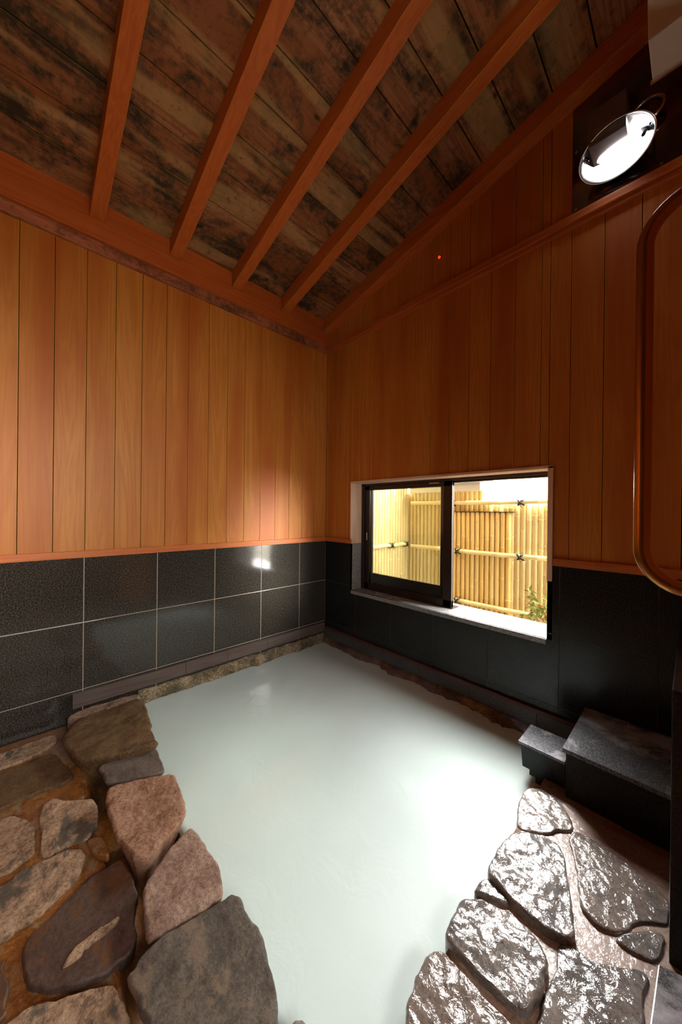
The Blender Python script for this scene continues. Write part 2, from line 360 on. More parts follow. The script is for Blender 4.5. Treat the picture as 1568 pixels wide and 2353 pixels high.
o = link('granite_wainscot', bm, ['granR', 'groutR'], wall_back); o['kind'] = 'structure'; o['label'] = 'near-black granite tiles with dark grout'
# far-side walls of the room behind the camera
def plank_wall(name, p0, p1, label, horiz):
    bm = new(); d = (Vector(p1)-Vector(p0)); n = int(d.length/.147)
    for k in range(n):
        a_, b_ = Vector(p0)+d*(k/n), Vector(p0)+d*((k+1)/n)
        if horiz == 'x': box(bm, (a_.x+.0015, RY0-.02, 0), (b_.x-.0015, RY0, 4.1), random.random(), 0)
        else: box(bm, (RX1, b_.y+.0015 if b_.y < a_.y else a_.y+.0015, 0), (RX1+.02, max(a_.y, b_.y)-.0015, 4.1), random.random(), 0)
    if horiz == 'x': box(bm, (-.2, RY0-.2, -.3), (RX1+.2, RY0-.021, 4.1), 0, 1)
    else: box(bm, (RX1+.021, RY0-.2, -.3), (RX1+.2, .3, 4.1), 0, 1)
    return struct(link(name, bm, ['dark_z', 'backing']), label, 'wall')
def right_wall():  # its unseen opening is added to let daylight brighten the room
    bm = new(); y = 0.0
    while y > RY0+.01:
        y1 = max(y-.1467, RY0); r = random.random()
        for za, zb in (((0, 1.25), (2.1, 4.1)) if y1 > -2.7 and y < -1.3 else ((0, 4.1),)):
            box(bm, (RX1, y1+.0015, za), (RX1+.02, y-.0015, zb), r, 0)
        y = y1
    for (ya, yb, za, zb) in ((-1.32, .3, -.3, 4.1), (RY0-.2, -2.65, -.3, 4.1), (-2.65, -1.32, -.3, 1.25), (-2.65, -1.32, 2.1, 4.1)):
        box(bm, (RX1+.021, ya, za), (RX1+.2, yb, zb), 0, 1)
    return struct(link('wall_right', bm, ['wall_z', 'backing']), 'cedar board wall at the far right of the room with an unseen opening added for daylight', 'wall')
right_wall()
plank_wall('wall_rear', (0, RY0, 0), (RX1, RY0, 0), 'unseen board wall behind the viewpoint, kept dark to cut bounced light', 'x')
# ------------------------------------------------------------------ ceiling
bm = new(); RY = [-.045, -.53, -.98, -1.43, -1.872, -2.325, -2.78, -3.23, -3.68, -4.13]
w = .195/math.sqrt(1); x = -.18
joints = [0.0]+RY[1:]+[RY0]
while x < RX1:
    x1 = min(x+.195, RX1+.05); g = .0034
    lap = .0
    for i in range(len(joints)-1):
        if i and random.random() < .0: continue
        y0, y1 = joints[i], joints[i+1]; 
        za, zb = ceil_z(x+g), ceil_z(x1-g); t = .018
        hexa(bm, [(x+g, y1, za), (x1-g, y1, zb), (x1-g, y0, zb), (x+g, y0, za), (x+g, y1, za+t), (x1-g, y1, zb+t), (x1-g, y0, zb+t), (x+g, y0, za+t)], random.random(), 0, .0006)
    x = x1
L0, L1 = ceil_z(-.2)+.02, ceil_z(RX1+.2)+.02
hexa(bm, [(-.2, RY0-.2, L0), (RX1+.2, RY0-.2, L1), (RX1+.2, .3, L1), (-.2, .3, L0), (-.2, RY0-.2, L0+.1), (RX1+.2, RY0-.2, L1+.1), (RX1+.2, .3, L1+.1), (-.2, .3, L0+.1)], 0, 1)
struct(link('ceiling', bm, ['ceil', 'backing'], origin=(1.8, -2, 3.1)), 'sloping ceiling of weathered stained boards between rafters', 'ceiling')
ordn = ['against the window wall, in the corner', 'second from the window wall', 'third from the window wall', 'fourth from the window wall', 'fifth from the window wall, leftmost whole one', 'just entering at the left edge', 'overhead behind the viewpoint, nearest', 'overhead behind the viewpoint, middle', 'overhead behind the viewpoint, farther', 'overhead behind the viewpoint, farthest']
for i, y in enumerate(RY[:6]):
    bm = new(); h = .0375; y0, y1 = y-h, (y+h if i else -.0)
    A = lambda x, d: 3.02+RISE*x+d
    hexa(bm, [(0.03, y0, A(.03, 0)), (RX1, y0, A(RX1, 0)), (RX1, y1, A(RX1, 0)), (.03, y1, A(.03, 0)), (.03, y0, A(.03, .119)), (RX1, y0, A(RX1, .119)), (RX1, y1, A(RX1, .119)), (.03, y1, A(.03, .119))], random.random(), 0, .003)
    tag(link('ceiling_rafter', bm, 'wood_x'), 'reddish cedar ceiling rafter, '+ordn[i], 'rafter', 'rafters under the board ceiling')
# beams and trims
def trim(n, a_, b_, mat, label, bev=.003):
    bm = new(); box(bm, a_, b_, .37, 0, bev); return struct(link('trim_%d' % n, bm, mat), label, 'trim')
trim(1, (-.02, RY0, 3.016), (.03, 0, 3.142), 'wood_y', 'upper reddish wall plate the rafters sit on')
trim(2, (-.02, RY0, 2.907), (.045, 0, 3.015), 'wood_y', 'lower reddish beam above the mottled crown strip')
trim(3, (-.02, RY0, 2.839), (.022, 0, 2.906), 'bark_y', 'mottled crown strip along the top of the left wall')
bm = new(); box(bm, (.022, -.028, 2.866), (RX1, .0, 2.91), .4, 0, .003); box(bm, (.022, -.018, 2.839), (RX1, .0, 2.8655), .4, 0, .002)
struct(link('trim_4', bm, 'trim_x'), 'long cedar rail crossing the window wall below the gable', 'trim')
trim(5, (-.01, RY0, .99), (.02, 0, 1.031), 'trim_y', 'orange cedar rail between boards and granite on left wall')
bm = new(); box(bm, (.02, -.016, .99), (WX0, 0, 1.031), .4, 0, .002); box(bm, (WX1+.028, -.016, .99), (RX1, 0, 1.031), .4, 0, .002)
struct(link('trim_6', bm, 'trim_x'), 'orange cedar rail between boards and granite beside the window', 'trim')
bm = new(); y = -1.967; k = 0
for y1 in (-1.33, -1.02, -.66, -.3, -.02): box(bm, (0, y+.001, .103), (.024, y1-.001, .186), random.random(), 0, .002); y = y1
struct(link('baseboard_left', bm, 'brown_board'), 'dull brown skirting strip between granite tiles and pool', 'baseboard')
bm = new(); x = .0
for x1 in (.4, .75, 1.1, 1.5, 1.9, 2.3): box(bm, (x+.001, -.012, .045), (x1-.001, 0, .128), 0, 0, .001); x = x1
o = struct(link('baseboard_back', bm, 'greytile'), 'grey tile plinth above the water under the window', 'baseboard')
trim(7, (.024, -.022, .129), (2.13, 0, .152), 'brown_strip', 'thin dark brown strip on the window wall above the plinth')
# ------------------------------------------------------------------ window
win = empty('window_1', ((WX0+WX1)/2, .1, WZ0)); struct(win, 'low sliding window with dark bronze frame, right half open onto bamboo fence', 'window')
bm = new()   # lining
box(bm, (WX0-.012, -.012, .99), (WX0, .13, WZ1+.012), .2, 0, .001)
box(bm, (WX1, -.012, .9), (WX1+.026, .13, WZ1+.012), .5, 0, .001)
box(bm, (WX0-.012, -.012, WZ1), (WX1+.026, .13, WZ1+.016), .7, 0, .001)
o = link('wood_lining', bm, 'lining', win); o['label'] = 'pale wood lining of the window opening'
bm = new(); xx = WX0-.0
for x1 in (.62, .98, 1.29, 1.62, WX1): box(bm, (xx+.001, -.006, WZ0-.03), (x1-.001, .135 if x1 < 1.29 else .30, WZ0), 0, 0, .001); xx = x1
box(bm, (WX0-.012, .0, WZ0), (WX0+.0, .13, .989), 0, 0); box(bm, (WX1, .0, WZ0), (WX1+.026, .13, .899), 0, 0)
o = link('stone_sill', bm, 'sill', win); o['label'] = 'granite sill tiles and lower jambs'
bm = new()   # outer frame
F0, F1 = .13, .235
box(bm, (WX0, F0, WZ0), (WX0+.035, F1, WZ1), 0, 0, .001); box(bm, (WX1-.012, F0, WZ0), (WX1+.005, F1, WZ1), 0, 0, .001)
box(bm, (WX0, F0, WZ1-.018), (WX1, F1, WZ1), 0, 0, .001); box(bm, (WX0, F0+.006, WZ0-.03), (1.29, F1, WZ0+.006), 0, 0, .001)
box(bm, (WX0, .165, WZ1-.03), (WX1, .172, WZ1-.016), 0, 0); box(bm, (WX0, .205, WZ1-.03), (WX1, .21, WZ1-.016), 0, 0)
link('window_frame', bm, 'frame', win)
def sash(y0, x0, x1, zt, zb, bot, label):
    bm = new(); t = .028
    box(bm, (x0, y0, zb), (x0+.05, y0+t, zt), 0, 0, .002); box(bm, (x1-.072, y0, zb), (x1, y0+t, zt), 0, 0, .002)
    box(bm, (x0, y0, zt-.038), (x1, y0+t, zt), 0, 0, .002); box(bm, (x0, y0, zb), (x1, y0+t, zb+bot), 0, 0, .002)
    o = link('sliding_sash', bm, 'frame', win); o['label'] = label
    bm = new(); box(bm, (x0+.045, y0+.011, zb+bot-.005), (x1-.068, y0+.016, zt-.034)); link('glass_pane', bm, 'glass', o)
    return o
s1 = sash(.142, WX0+.036, 1.279, WZ1-.019, WZ0+.007, .052, 'dark sash standing on the inner track')
bm = new(); box(bm, (.425, .132, 1.02), (.44, .142, 1.09), 0, 0, .003); o = link('pull_handle', bm, 'chrome', s1); o['label'] = 'small metal pull'
bm = new(); box(bm, (1.08, .138, 1.507), (1.17, .142, 1.514), 0, 0, .001); link('maker_plate', bm, 'chrome', s1)
s2 = sash(.176, WX0+.036, 1.235, WZ1-.019, WZ0+.007, .14, 'second dark sash parked behind, with a deep bottom rail')
# ------------------------------------------------------------------ outside
bm = new(); box(bm, (-8, .31, -.35), (16, 14.0, -.2)); struct(link('floor_outside', bm, 'gravel'), 'pale gravel strip outside the window', 'ground')
bm = new(); box(bm, (3.81, -12, -.35), (16, .30, -.2)); struct(link('floor_side_added', bm, 'gravel'), 'unseen gravel ground added beyond the side opening to cut upward light', 'ground')  # unseen ground added to keep light from rising onto the ceiling
bm = new(); box(bm, (.9, 2.5, -.2), (5, 2.65, 2.0), 0, 0, .01); struct(link('wall_garden', bm, 'plaster'), 'blank white plaster wall beyond the bamboo fence', 'wall')
def pole(bm, x, y, z0, z1, r, rnd, mi=0):
    pts, rs = [], []; z = z0; ph = random.uniform(.05, .3); nodes = []
    zz = z0+ph
    while zz < z1: nodes.append(zz); zz += random.uniform(.24, .34)
    pts.append((x, y, z0)); rs.append(r)
    for q in nodes:
        for dz, k in ((-.012, 1.0), (0, 1.14), (.004, .93), (.014, 1.0)):
            if z0 < q+dz < z1: pts.append((x, y, q+dz)); rs.append(r*k)
    pts.append((x, y, z1)); rs.append(r); tube(bm, pts, rs, 10, rnd, True, mi)
def rail(axis, a_, b_, other, z, r):
    bm = new(); pts, rs = [], []; n = 8
    for k in range(n+1):
        t = a_+(b_-a_)*k/n; zz = z+.004*math.sin(k*1.9)
        for dt_, m_ in ((-.008, 1), (0, 1.12), (.008, 1)):
            p = (t+dt_, other, zz) if axis == 'x' else (other, t+dt_, zz)
            pts.append(p); rs.append(r*m_)
    tube(bm, pts, rs, 12, random.random()); return bm
def lash(c, axis, r):
    bm = new(); c = Vector(c)
    ax = Vector((1, 0, 0)) if axis == 'x' else Vector((0, 1, 0)); out = Vector((0, -1, 0)) if axis == 'x' else Vector((1, 0, 0)); up = Vector((0, 0, 1))
    for sg in (-1, 1):
        for off in (-.004, .004):
            pts = [c+ax*(sg*.026*math.cos(t)+off)+up*(r*1.15*math.cos(t))+out*(r*1.2*abs(math.sin(t)) if math.sin(t) > 0 else -r*.8*abs(math.sin(t))) for t in [2*math.pi*k/16 for k in range(17)]]
            tube(bm, pts, .0032, 6)
    k0 = c+out*r*1.25; tube(bm, [k0-ax*.009, k0+out*.006, k0+ax*.009], [.008, .011, .008], 8)
    for (du, da) in ((.05, .03), (-.05, .022), (-.02, .05), (.035, -.035)):
        tube(bm, [k0, k0+ax*da*.5+up*du*.6+out*.012, k0+ax*da+up*du], [.0035, .003, .0018], 6)
    return bm
fence = empty('bamboo_fence', (1.3, 1.2, -.2)); tag(fence, 'tan bamboo fence facing the open half of the window, tied with black twine', 'fence')
bm = new(); x = .136; i = 0
while x < 2.9:
    if x < 1.06: pole(bm, x, 1.21, -.2, 1.52, .0245, random.random(), 1 if x < .66 else 0)  # pale poles behind the pane carry its bright reflected haze in their colour
    else: pole(bm, x, 1.21, -.2, 1.375+random.uniform(-.006, .006), .0245, random.random(), 1)  # sunlit stretch, its brightness put into the paler pole colour
    x += .0498
link('pole_panel', bm, ['bam', 'bam_pale'], fence)
gp = new(); x = .66
while x < 1.345: pole(gp, x, 1.175, -.2, 1.29, .0245, random.random()); x += .0498
box(gp, (.64, 1.15, 1.291), (1.36, 1.19, 1.297), 0, 1)
link('front_panel', gp, ['bam', 'black'], fence)
for z in (1.388, .886, .368):
    r_ = link('cross_rail', rail('x', .24, 2.9, 1.128, z, .022), 'bam_pale', fence)
    for x in ((.76, 1.43) if z > 1 else (.82, 1.43)):
        if z < .5 and x > 1: continue
        link('twine_lashing', lash((x+(.0 if z > 1 else .0), 1.128, z-.006), 'x', .024), 'black', r_)
fl = empty('bamboo_fence', (.2, .8, -.2)); tag(fl, 'pale bamboo fence running away behind the glass pane at left', 'fence')
bm = new(); y = .372
while y < 1.19: pole(bm, .125, y, -.2, 2.6, .0245, random.random()); y += .0498
link('pole_panel', bm, 'bam_pale', fl)
r_ = link('cross_rail', rail('y', .34, 1.10, .172, .908, .022), 'bam_pale', fl)
for y in (.82, 1.10): link('twine_lashing', lash((.172, y, .905), 'y', .024), 'black', r_)
er = empty('fence_roof', (.72, 1.12, 1.5)); tag(er, 'small pinkish wooden eave capping the left end of the bamboo fence', 'eave')
bx('fascia_board', (.25, 1.07, 1.505), (1.075, 1.10, 1.59), 'cream', er); bx('roof_cap', (.2, 1.03, 1.592), (1.12, 1.3, 1.612), 'st_dark', er)
sh = empty('nandina_shrub', (1.70, 1.03, -.2)); tag(sh, 'leafy nandina shrub at lower right of the window opening', 'shrub')
bm = new(); tips = []
for k in range(8):
    a0 = random.uniform(0, 6.28); base = Vector((1.74+.02*math.cos(a0), 1.02+.02*math.sin(a0), -.2))
    tip = Vector((random.uniform(1.48, 1.74), random.uniform(.92, 1.06), random.uniform(.36, .66))); mid = (base+tip)/2+Vector((.06, 0, .08))
    tube(bm, [base, mid, tip], [.005, .004, .002], 6); tips += [tip, mid*.3+tip*.7, mid*.15+tip*.85]
link('stems', bm, 'leafr', sh)
bm = new()
for t in tips:
    for k in range(8):
        d = Vector((random.uniform(-1, 1), random.uniform(-.6, .5), random.uniform(-.6, .8))).normalized(); l_ = random.uniform(.045, .08); w_ = .009
        s_ = d.cross(Vector((random.uniform(-1, 1), 1, random.uniform(-1, 1)))).normalized()*w_
        mi = 1 if random.random() < .2 else 0
        o0 = t+d*.008; m0 = t+d*l_*.45+Vector((0, 0, .004)); e0 = t+d*l_-Vector((0, 0, .008))
        vs = [bm.verts.new(q) for q in (o0, m0+s_, e0, m0-s_)]
        c_ = bm.verts.new(m0+Vector((0, 0, -.003)))
        for q in range(4): F = bm.faces.new([vs[q], vs[(q+1) % 4], c_]); F.material_index = mi
link('foliage', bm, ['leaf', 'leafr'], sh)
# ------------------------------------------------------------------ water and floor
bm = new(); nx, ny = 60, 50; g = [[bm.verts.new((.004+2.042*i/nx, -.004-1.716*j/ny, .0012*noise.noise(Vector((i*.35, j*.35, 0))))) for j in range(ny+1)] for i in range(nx+1)]
for i in range(nx):
    for j in range(ny): F = bm.faces.new([g[i][j], g[i][j+1], g[i+1][j+1], g[i+1][j]]); F.smooth = True
bd = [g[i][0] for i in range(nx+1)]+[g[nx][j] for j in range(1, ny+1)]+[g[i][ny] for i in range(nx-1, -1, -1)]+[g[0][j] for j in range(ny-1, 0, -1)]
lo = [bm.verts.new((v.co.x, v.co.y, -.25)) for v in bd]
for i in range(len(bd)): j = (i+1) % len(bd); bm.faces.new([bd[i], bd[j], lo[j], lo[i]])
bm.faces.new(lo)
tag(link('hot_spring_water', bm, 'water'), 'milky pale green hot spring water filling the stone pool', 'water', None, 'stuff')
def slab(name, x0, x1, y0, y1, zt, zb, mat, label, amp=.004, res=.04, dip=None):
    bm = new(); nx, ny = int((x1-x0)/res), int((y1-y0)/res)
    G = [[bm.verts.new((x0+(x1-x0)*i/nx, y0+(y1-y0)*j/ny, zt+amp*noise.fractal(Vector((i*res*7, j*res*7, 3)), 1, 2, 3)-(dip(x0+(x1-x0)*i/nx, y0+(y1-y0)*j/ny) if dip else 0))) for j in range(ny+1)] for i in range(nx+1)]
    for i in range(nx):
        for j in range(ny): F = bm.faces.new([G[i][j], G[i+1][j], G[i+1][j+1], G[i][j+1]]); F.smooth = True
    bd = [G[i][0] for i in range(nx+1)]+[G[nx][j] for j in range(1, ny+1)]+[G[i][ny] for i in range(nx-1, -1, -1)]+[G[0][j] for j in range(ny-1, 0, -1)]
    lo = [bm.verts.new((v.co.x, v.co.y, zb)) for v in bd]
    for i in range(len(bd)): j = (i+1) % len(bd); bm.faces.new([bd[j], bd[i], lo[i], lo[j]])
    bm.faces.new(lo[::-1]); return struct(link(name, bm, mat), label, 'floor')
slab('floor_left', 0, 2.04, RY0, -1.72, .016, -.3, 'mortL', 'wet amber mortar bed of the left stone paving', .004, .02, lambda x, y: .12*min(1, max(0, (y+1.965+.02*math.sin(x*9))/.03)))
slab('floor_right', 2.05, RX1, RY0, 0, .048, -.3, 'mortR', 'wet pinkish mortar bed of the right stone paving', .003)
# ------------------------------------------------------------------ stones
def catmull(pts, per=8):
    out = []; n = len(pts)
    for i in range(n):
        p0, p1, p2, p3 = [Vector(pts[(i+k-1) % n]) for k in range(4)]
        for k in range(per):
            t = k/per; out.append(.5*((2*p1)+(-p0+p2)*t+(2*p0-5*p1+4*p2-p3)*t*t+(-p0+3*p1-3*p2+p3)*t**3))
    return out
def stone(pts, top, bot, mat, label, amp=.008, edge=.02, seed=0, group=None, name='paving_stone', dish=0, tilt=(0, 0), under=0.0):
    P = catmull([(x, y) for x, y in pts], 9); n = len(P); c = sum(P, Vector((0, 0)))/n
    rad = sum((p-c).length for p in P)/n
    P = [p+(p-c).normalized()*.006*noise.fractal(Vector((p.x*22, p.y*22, seed)), 1, 2, 4) for p in P]
    bm = new(); rings = []; e = min(.35, edge/rad); NR = 6
    def height(q, prof):
        h = noise.fractal(Vector((q.x*14, q.y*14, seed*3.1)), .9, 2, 3)*amp + noise.fractal(Vector((q.x*70, q.y*70, seed)), .8, 2, 2)*amp*.28
        h += tilt[0]*(q.x-c.x)+tilt[1]*(q.y-c.y)
        return top - edge*.8*(1-prof) + h*(.25+.75*prof) - dish*max(0, 1-((q-c).length/rad)**2)
    for k in range(NR):
        u = k/(NR-1); sc_ = 1-e*u; prof = math.sqrt(max(0, 1-(1-u)**2))
        rings.append([bm.verts.new((q.x, q.y, height(q, prof))) for q in [c+(p-c)*sc_ for p in P]])
    inner = [Vector((v.co.x, v.co.y)) for v in rings[-1]]
    def inside(q, poly):
        r_ = False; m_ = len(poly)
        for a in range(m_):
            A, B = poly[a], poly[(a+1) % m_]
            if (A.y > q.y) != (B.y > q.y) and q.x < (B.x-A.x)*(q.y-A.y)/(B.y-A.y)+A.x: r_ = not r_
        return r_
    st = max(.006, rad/24); xs_ = [p.x for p in inner]; ys_ = [p.y for p in inner]; pts_ = list(inner); gx = min(xs_); rg = random.Random(seed)
    while gx < max(xs_):
        gy = min(ys_)
        while gy < max(ys_):
            q = Vector((gx+rg.uniform(-.3, .3)*st, gy+rg.uniform(-.3, .3)*st))
            if inside(q, inner) and min((q-w_).length for w_ in inner) > st*.45: pts_.append(q)
            gy += st
        gx += st
    res = geometry.delaunay_2d_cdt(pts_, [(a, (a+1) % n) for a in range(n)], [], 1, 1e-7)
    vmap = [rings[-1][orig[0]] if orig and orig[0] < n else bm.verts.new((co.x, co.y, height(co, 1))) for co, orig in zip(res[0], res[3])]
    for f_ in res[2]:
        vs_ = [vmap[a] for a in f_]
        if len(set(vs_)) == len(vs_):
            try: F = bm.faces.new(vs_); F.smooth = True
            except ValueError: pass
    low = []
    for lev in range(1, 4):
        zf = lev/3; low.append([bm.verts.new((p.x-(p.x-c.x)/rad*under*zf, p.y-(p.y-c.y)/rad*under*zf, (top-edge*.8)*(1-zf)+bot*zf+ .003*noise.noise(Vector((p.x*40, p.y*40, lev))))) for p in P])
    allr = low[::-1]+rings
    for a_, b_ in zip(allr, allr[1:]):
        for i in range(n): F = bm.faces.new([a_[i], a_[(i+1) % n], b_[(i+1) % n], b_[i]]); F.smooth = True
    bm.faces.new(low[-1])
    return tag(link(name, bm, mat), label, 'stone', group)
BL = 'stones edging the left side of the pool'; FL = 'paving stones on the left floor'; RG = 'wet stones on the right of the pool'
BORDER = [
 ([(0.150,-1.64),(0.436,-1.655),(0.491,-1.668),(0.598,-1.675),(0.653,-1.687),(0.614,-1.833),(0.586,-1.893),(0.537,-1.975),(0.411,-2.014),(0.3,-2.028),(0.212,-1.996),(0.143,-1.942),(0.13,-1.858),(0.137,-1.754)], .10, 'st_brown', 'large ochre-brown edging stone farthest back, by the left wall', .007, 0),
 ([(0.63,-1.681),(0.732,-1.683),(0.797,-1.687),(0.825,-1.702),(0.798,-1.788),(0.737,-1.895),(0.644,-1.908),(0.579,-1.907),(0.600,-1.812),(0.622,-1.735)], .06, 'st_grey', 'low flat grey-brown edging stone between the ochre and the rust-pink ones', .003, 0),
 ([(0.809,-1.906),(0.838,-1.812),(0.876,-1.726),(0.908,-1.685),(0.982,-1.679),(1.104,-1.690),(1.16,-1.712),(1.180,-1.751),(1.225,-1.822),(1.245,-1.866),(1.223,-1.892),(1.183,-1.901),(1.11,-1.918),(1.008,-1.926),(0.888,-1.928)], .095, 'st_pink', 'rust-pink rounded edging stone with an orange hollow, third from the wall', .008, .012),
 ([(1.225,-1.707),(1.294,-1.697),(1.375,-1.694),(1.455,-1.693),(1.518,-1.718),(1.523,-1.753),(1.516,-1.81),(1.508,-1.867),(1.499,-1.896),(1.483,-1.919),(1.427,-1.914),(1.344,-1.898),(1.298,-1.862),(1.255,-1.797),(1.228,-1.743)], .09, 'st_rose', 'pinkish-grey pitted edging stone just beyond the big dark nearest one', .006, 0),
 ([(1.54,-1.727),(1.557,-1.693),(1.59,-1.684),(1.635,-1.688),(1.691,-1.681),(1.758,-1.696),(1.821,-1.714),(1.863,-1.736),(1.886,-1.760),(1.900,-1.80),(1.90,-1.90),(1.80,-1.96),(1.701,-1.965),(1.622,-1.966),(1.544,-1.976),(1.528,-1.965),(1.510,-1.923),(1.520,-1.843)], .10, 'st_dark', 'big dark grey edging stone nearest the viewer at the pool corner', .007, 0),
 ([(1.868,-1.705),(1.874,-1.678),(1.895,-1.675),(1.925,-1.682),(1.97,-1.70),(2.0,-1.78),(1.93,-1.80),(1.908,-1.766)], .055, 'st_grey', 'small low grey stone at the bottom edge between dark stone and water', .004, 0),
]
for i, (p, t, m, l, am, di) in enumerate(BORDER): stone(p, t, -.2, m, l, am, .018 if t > .07 else .010, i+1, BL, 'edging_stone', di, (0, 0), .13)
FLOOR = [
 ([(0.10,-2.40),(0.10,-2.258),(0.09,-2.171),(0.09,-2.068),(0.122,-2.036),(0.185,-2.063),(0.225,-2.127),(0.232,-2.213),(0.237,-2.40)], .03, 'st_scale', 'narrow crusted paving stone against the left wall', .006),
 ([(0.254,-2.42),(0.258,-2.253),(0.276,-2.149),(0.275,-2.067),(0.386,-2.030),(0.545,-2.005),(0.537,-2.118),(0.538,-2.206),(0.545,-2.42)], .03, 'st_brown', 'brown paving strip beside the ochre edging stone', .003),
 ([(0.612,-2.097),(0.667,-2.038),(0.742,-1.956),(0.824,-1.945),(0.889,-1.96),(0.930,-1.997),(0.926,-2.044),(0.929,-2.089),(0.919,-2.116),(0.885,-2.126),(0.82,-2.119),(0.687,-2.122)], .028, 'st_scale', 'pale crusted paving stone with grey scars beside the rust-pink edging stone', .008),
 ([(0.585,-2.42),(0.608,-2.239),(0.633,-2.193),(0.709,-2.148),(0.808,-2.138),(0.878,-2.146),(0.892,-2.183),(0.899,-2.227),(0.882,-2.42)], .03, 'st_scale', 'rounded pale pink paving stone at the left picture edge', .006),
 ([(0.945,-2.42),(0.955,-2.225),(0.936,-2.178),(0.944,-2.101),(0.961,-2.040),(0.988,-2.016),(1.039,-2.012),(1.085,-2.036),(1.112,-2.088),(1.137,-2.132),(1.142,-2.184),(1.149,-2.217),(1.14,-2.42)], .036, 'st_scale', 'long pale crusted paving stone above the big dark brown one', .007),
 ([(1.125,-1.92),(1.176,-1.905),(1.245,-1.898),(1.283,-1.900),(1.314,-1.912),(1.413,-1.932),(1.438,-1.956),(1.436,-1.979),(1.438,-2.011),(1.415,-2.068),(1.359,-2.136),(1.327,-2.162),(1.283,-2.165),(1.231,-2.171),(1.199,-2.160),(1.178,-2.105),(1.141,-2.049),(1.123,-1.989)], .035, 'st_brown2', 'large dark brown paving slab with a pale crusted ridge', .003),
 ([(1.19,-2.42),(1.21,-2.225),(1.23,-2.205),(1.281,-2.197),(1.337,-2.200),(1.362,-2.215),(1.36,-2.42)], .03, 'st_brown2', 'rounded dark stone cut by the left picture edge near the bottom', .003),
 ([(1.414,-2.42),(1.385,-2.181),(1.392,-2.144),(1.425,-2.092),(1.472,-2.003),(1.506,-1.992),(1.553,-1.983),(1.62,-1.985),(1.70,-2.0),(1.72,-2.2),(1.70,-2.42)], .036, 'st_scale', 'pale ridged grey stone at the bottom left edge', .009),
 ([(0.948,-1.992),(0.972,-1.950),(1.066,-1.940),(1.048,-1.969),(0.999,-1.990)], .026, 'mortL', 'small amber-stained stone beside the dark gap', .004),
]
for i, (p, t, m, l, am) in enumerate(FLOOR): stone(p, t, .0, m, l, am, .008, i+20, FL)
# crusted ridge on the dark slab
stone([(1.322,-2.065),(1.318,-2.03),(1.318,-1.985),(1.322,-1.955),(1.338,-1.970),(1.350,-2.02),(1.358,-2.06),(1.350,-2.09)], .040, .018, 'st_scale', 'pale crusted ridge lying on the dark brown slab', .010, .008, 40, FL, 'crust_ridge')
WET = [
 ([(2.020,-0.52),(2.113,-0.50),(2.205,-0.600),(2.162,-0.675),(2.135,-0.715),(2.067,-0.765),(2.042,-0.741),(2.020,-0.652)], .058, 'st_wet2', 'small wet stone nearest the granite spout block', .005),
 ([(2.076,-0.792),(2.166,-0.737),(2.209,-0.771),(2.239,-0.854),(2.283,-0.984),(2.293,-1.018),(2.276,-1.045),(2.222,-1.062),(2.161,-1.060),(2.071,-1.040),(2.045,-1.025),(2.040,-0.95),(2.045,-0.863)], .072, 'st_wet', 'large glistening triangular stone at the middle of the right edge', .007),
 ([(2.052,-1.040),(2.095,-1.049),(2.130,-1.060),(2.113,-1.075),(2.08,-1.092),(2.042,-1.107),(2.038,-1.077)], .062, 'st_wet', 'tiny wedge of stone between the two large wet edge stones', .004),
 ([(2.051,-1.143),(2.129,-1.092),(2.182,-1.094),(2.22,-1.104),(2.250,-1.124),(2.262,-1.17),(2.260,-1.243),(2.243,-1.277),(2.222,-1.290),(2.178,-1.295),(2.11,-1.296),(2.045,-1.292),(2.030,-1.252),(2.030,-1.17)], .074, 'st_wet', 'broad wet glossy stone below the triangular one', .008),
 ([(2.045,-1.328),(2.062,-1.322),(2.126,-1.324),(2.19,-1.326),(2.245,-1.330),(2.28,-1.40),(2.26,-1.54),(2.10,-1.56),(2.05,-1.50),(2.030,-1.43),(2.028,-1.358)], .072, 'st_wet2', 'brownish wet stone at the bottom, right of the water', .007),
 ([(2.205,-0.672),(2.227,-0.609),(2.328,-0.613),(2.41,-0.634),(2.472,-0.675),(2.475,-0.762),(2.42,-0.82),(2.367,-0.910),(2.296,-0.912),(2.263,-0.837),(2.232,-0.738)], .057, 'st_wet2', 'broad pinkish wet slab beside the dark partition', .004),
 ([(2.372,-0.925),(2.43,-0.830),(2.470,-0.812),(2.462,-0.889),(2.439,-0.918)], .057, 'st_wet', 'small grey wet stone against the partition foot', .004),
 ([(2.262,-1.063),(2.290,-1.035),(2.343,-1.025),(2.437,-0.955),(2.440,-1.015),(2.441,-1.115),(2.40,-1.30),(2.285,-1.31),(2.267,-1.231),(2.270,-1.13)], .057, 'st_wet', 'rough sparkling wet slab in the bottom right corner', .007),
 ([(2.030,-1.59),(2.050,-1.575),(2.07,-1.62),(2.06,-1.70),(2.03,-1.69)], .06, 'st_wet2', 'small stone at the very bottom where water meets paving', .004),
]
for i, (p, t, m, l, am) in enumerate(WET): stone(p, t, -.2 if min(q[0] for q in p) < 2.06 else .02, m, l, am, .011, i+50, RG, 'wet_stone')
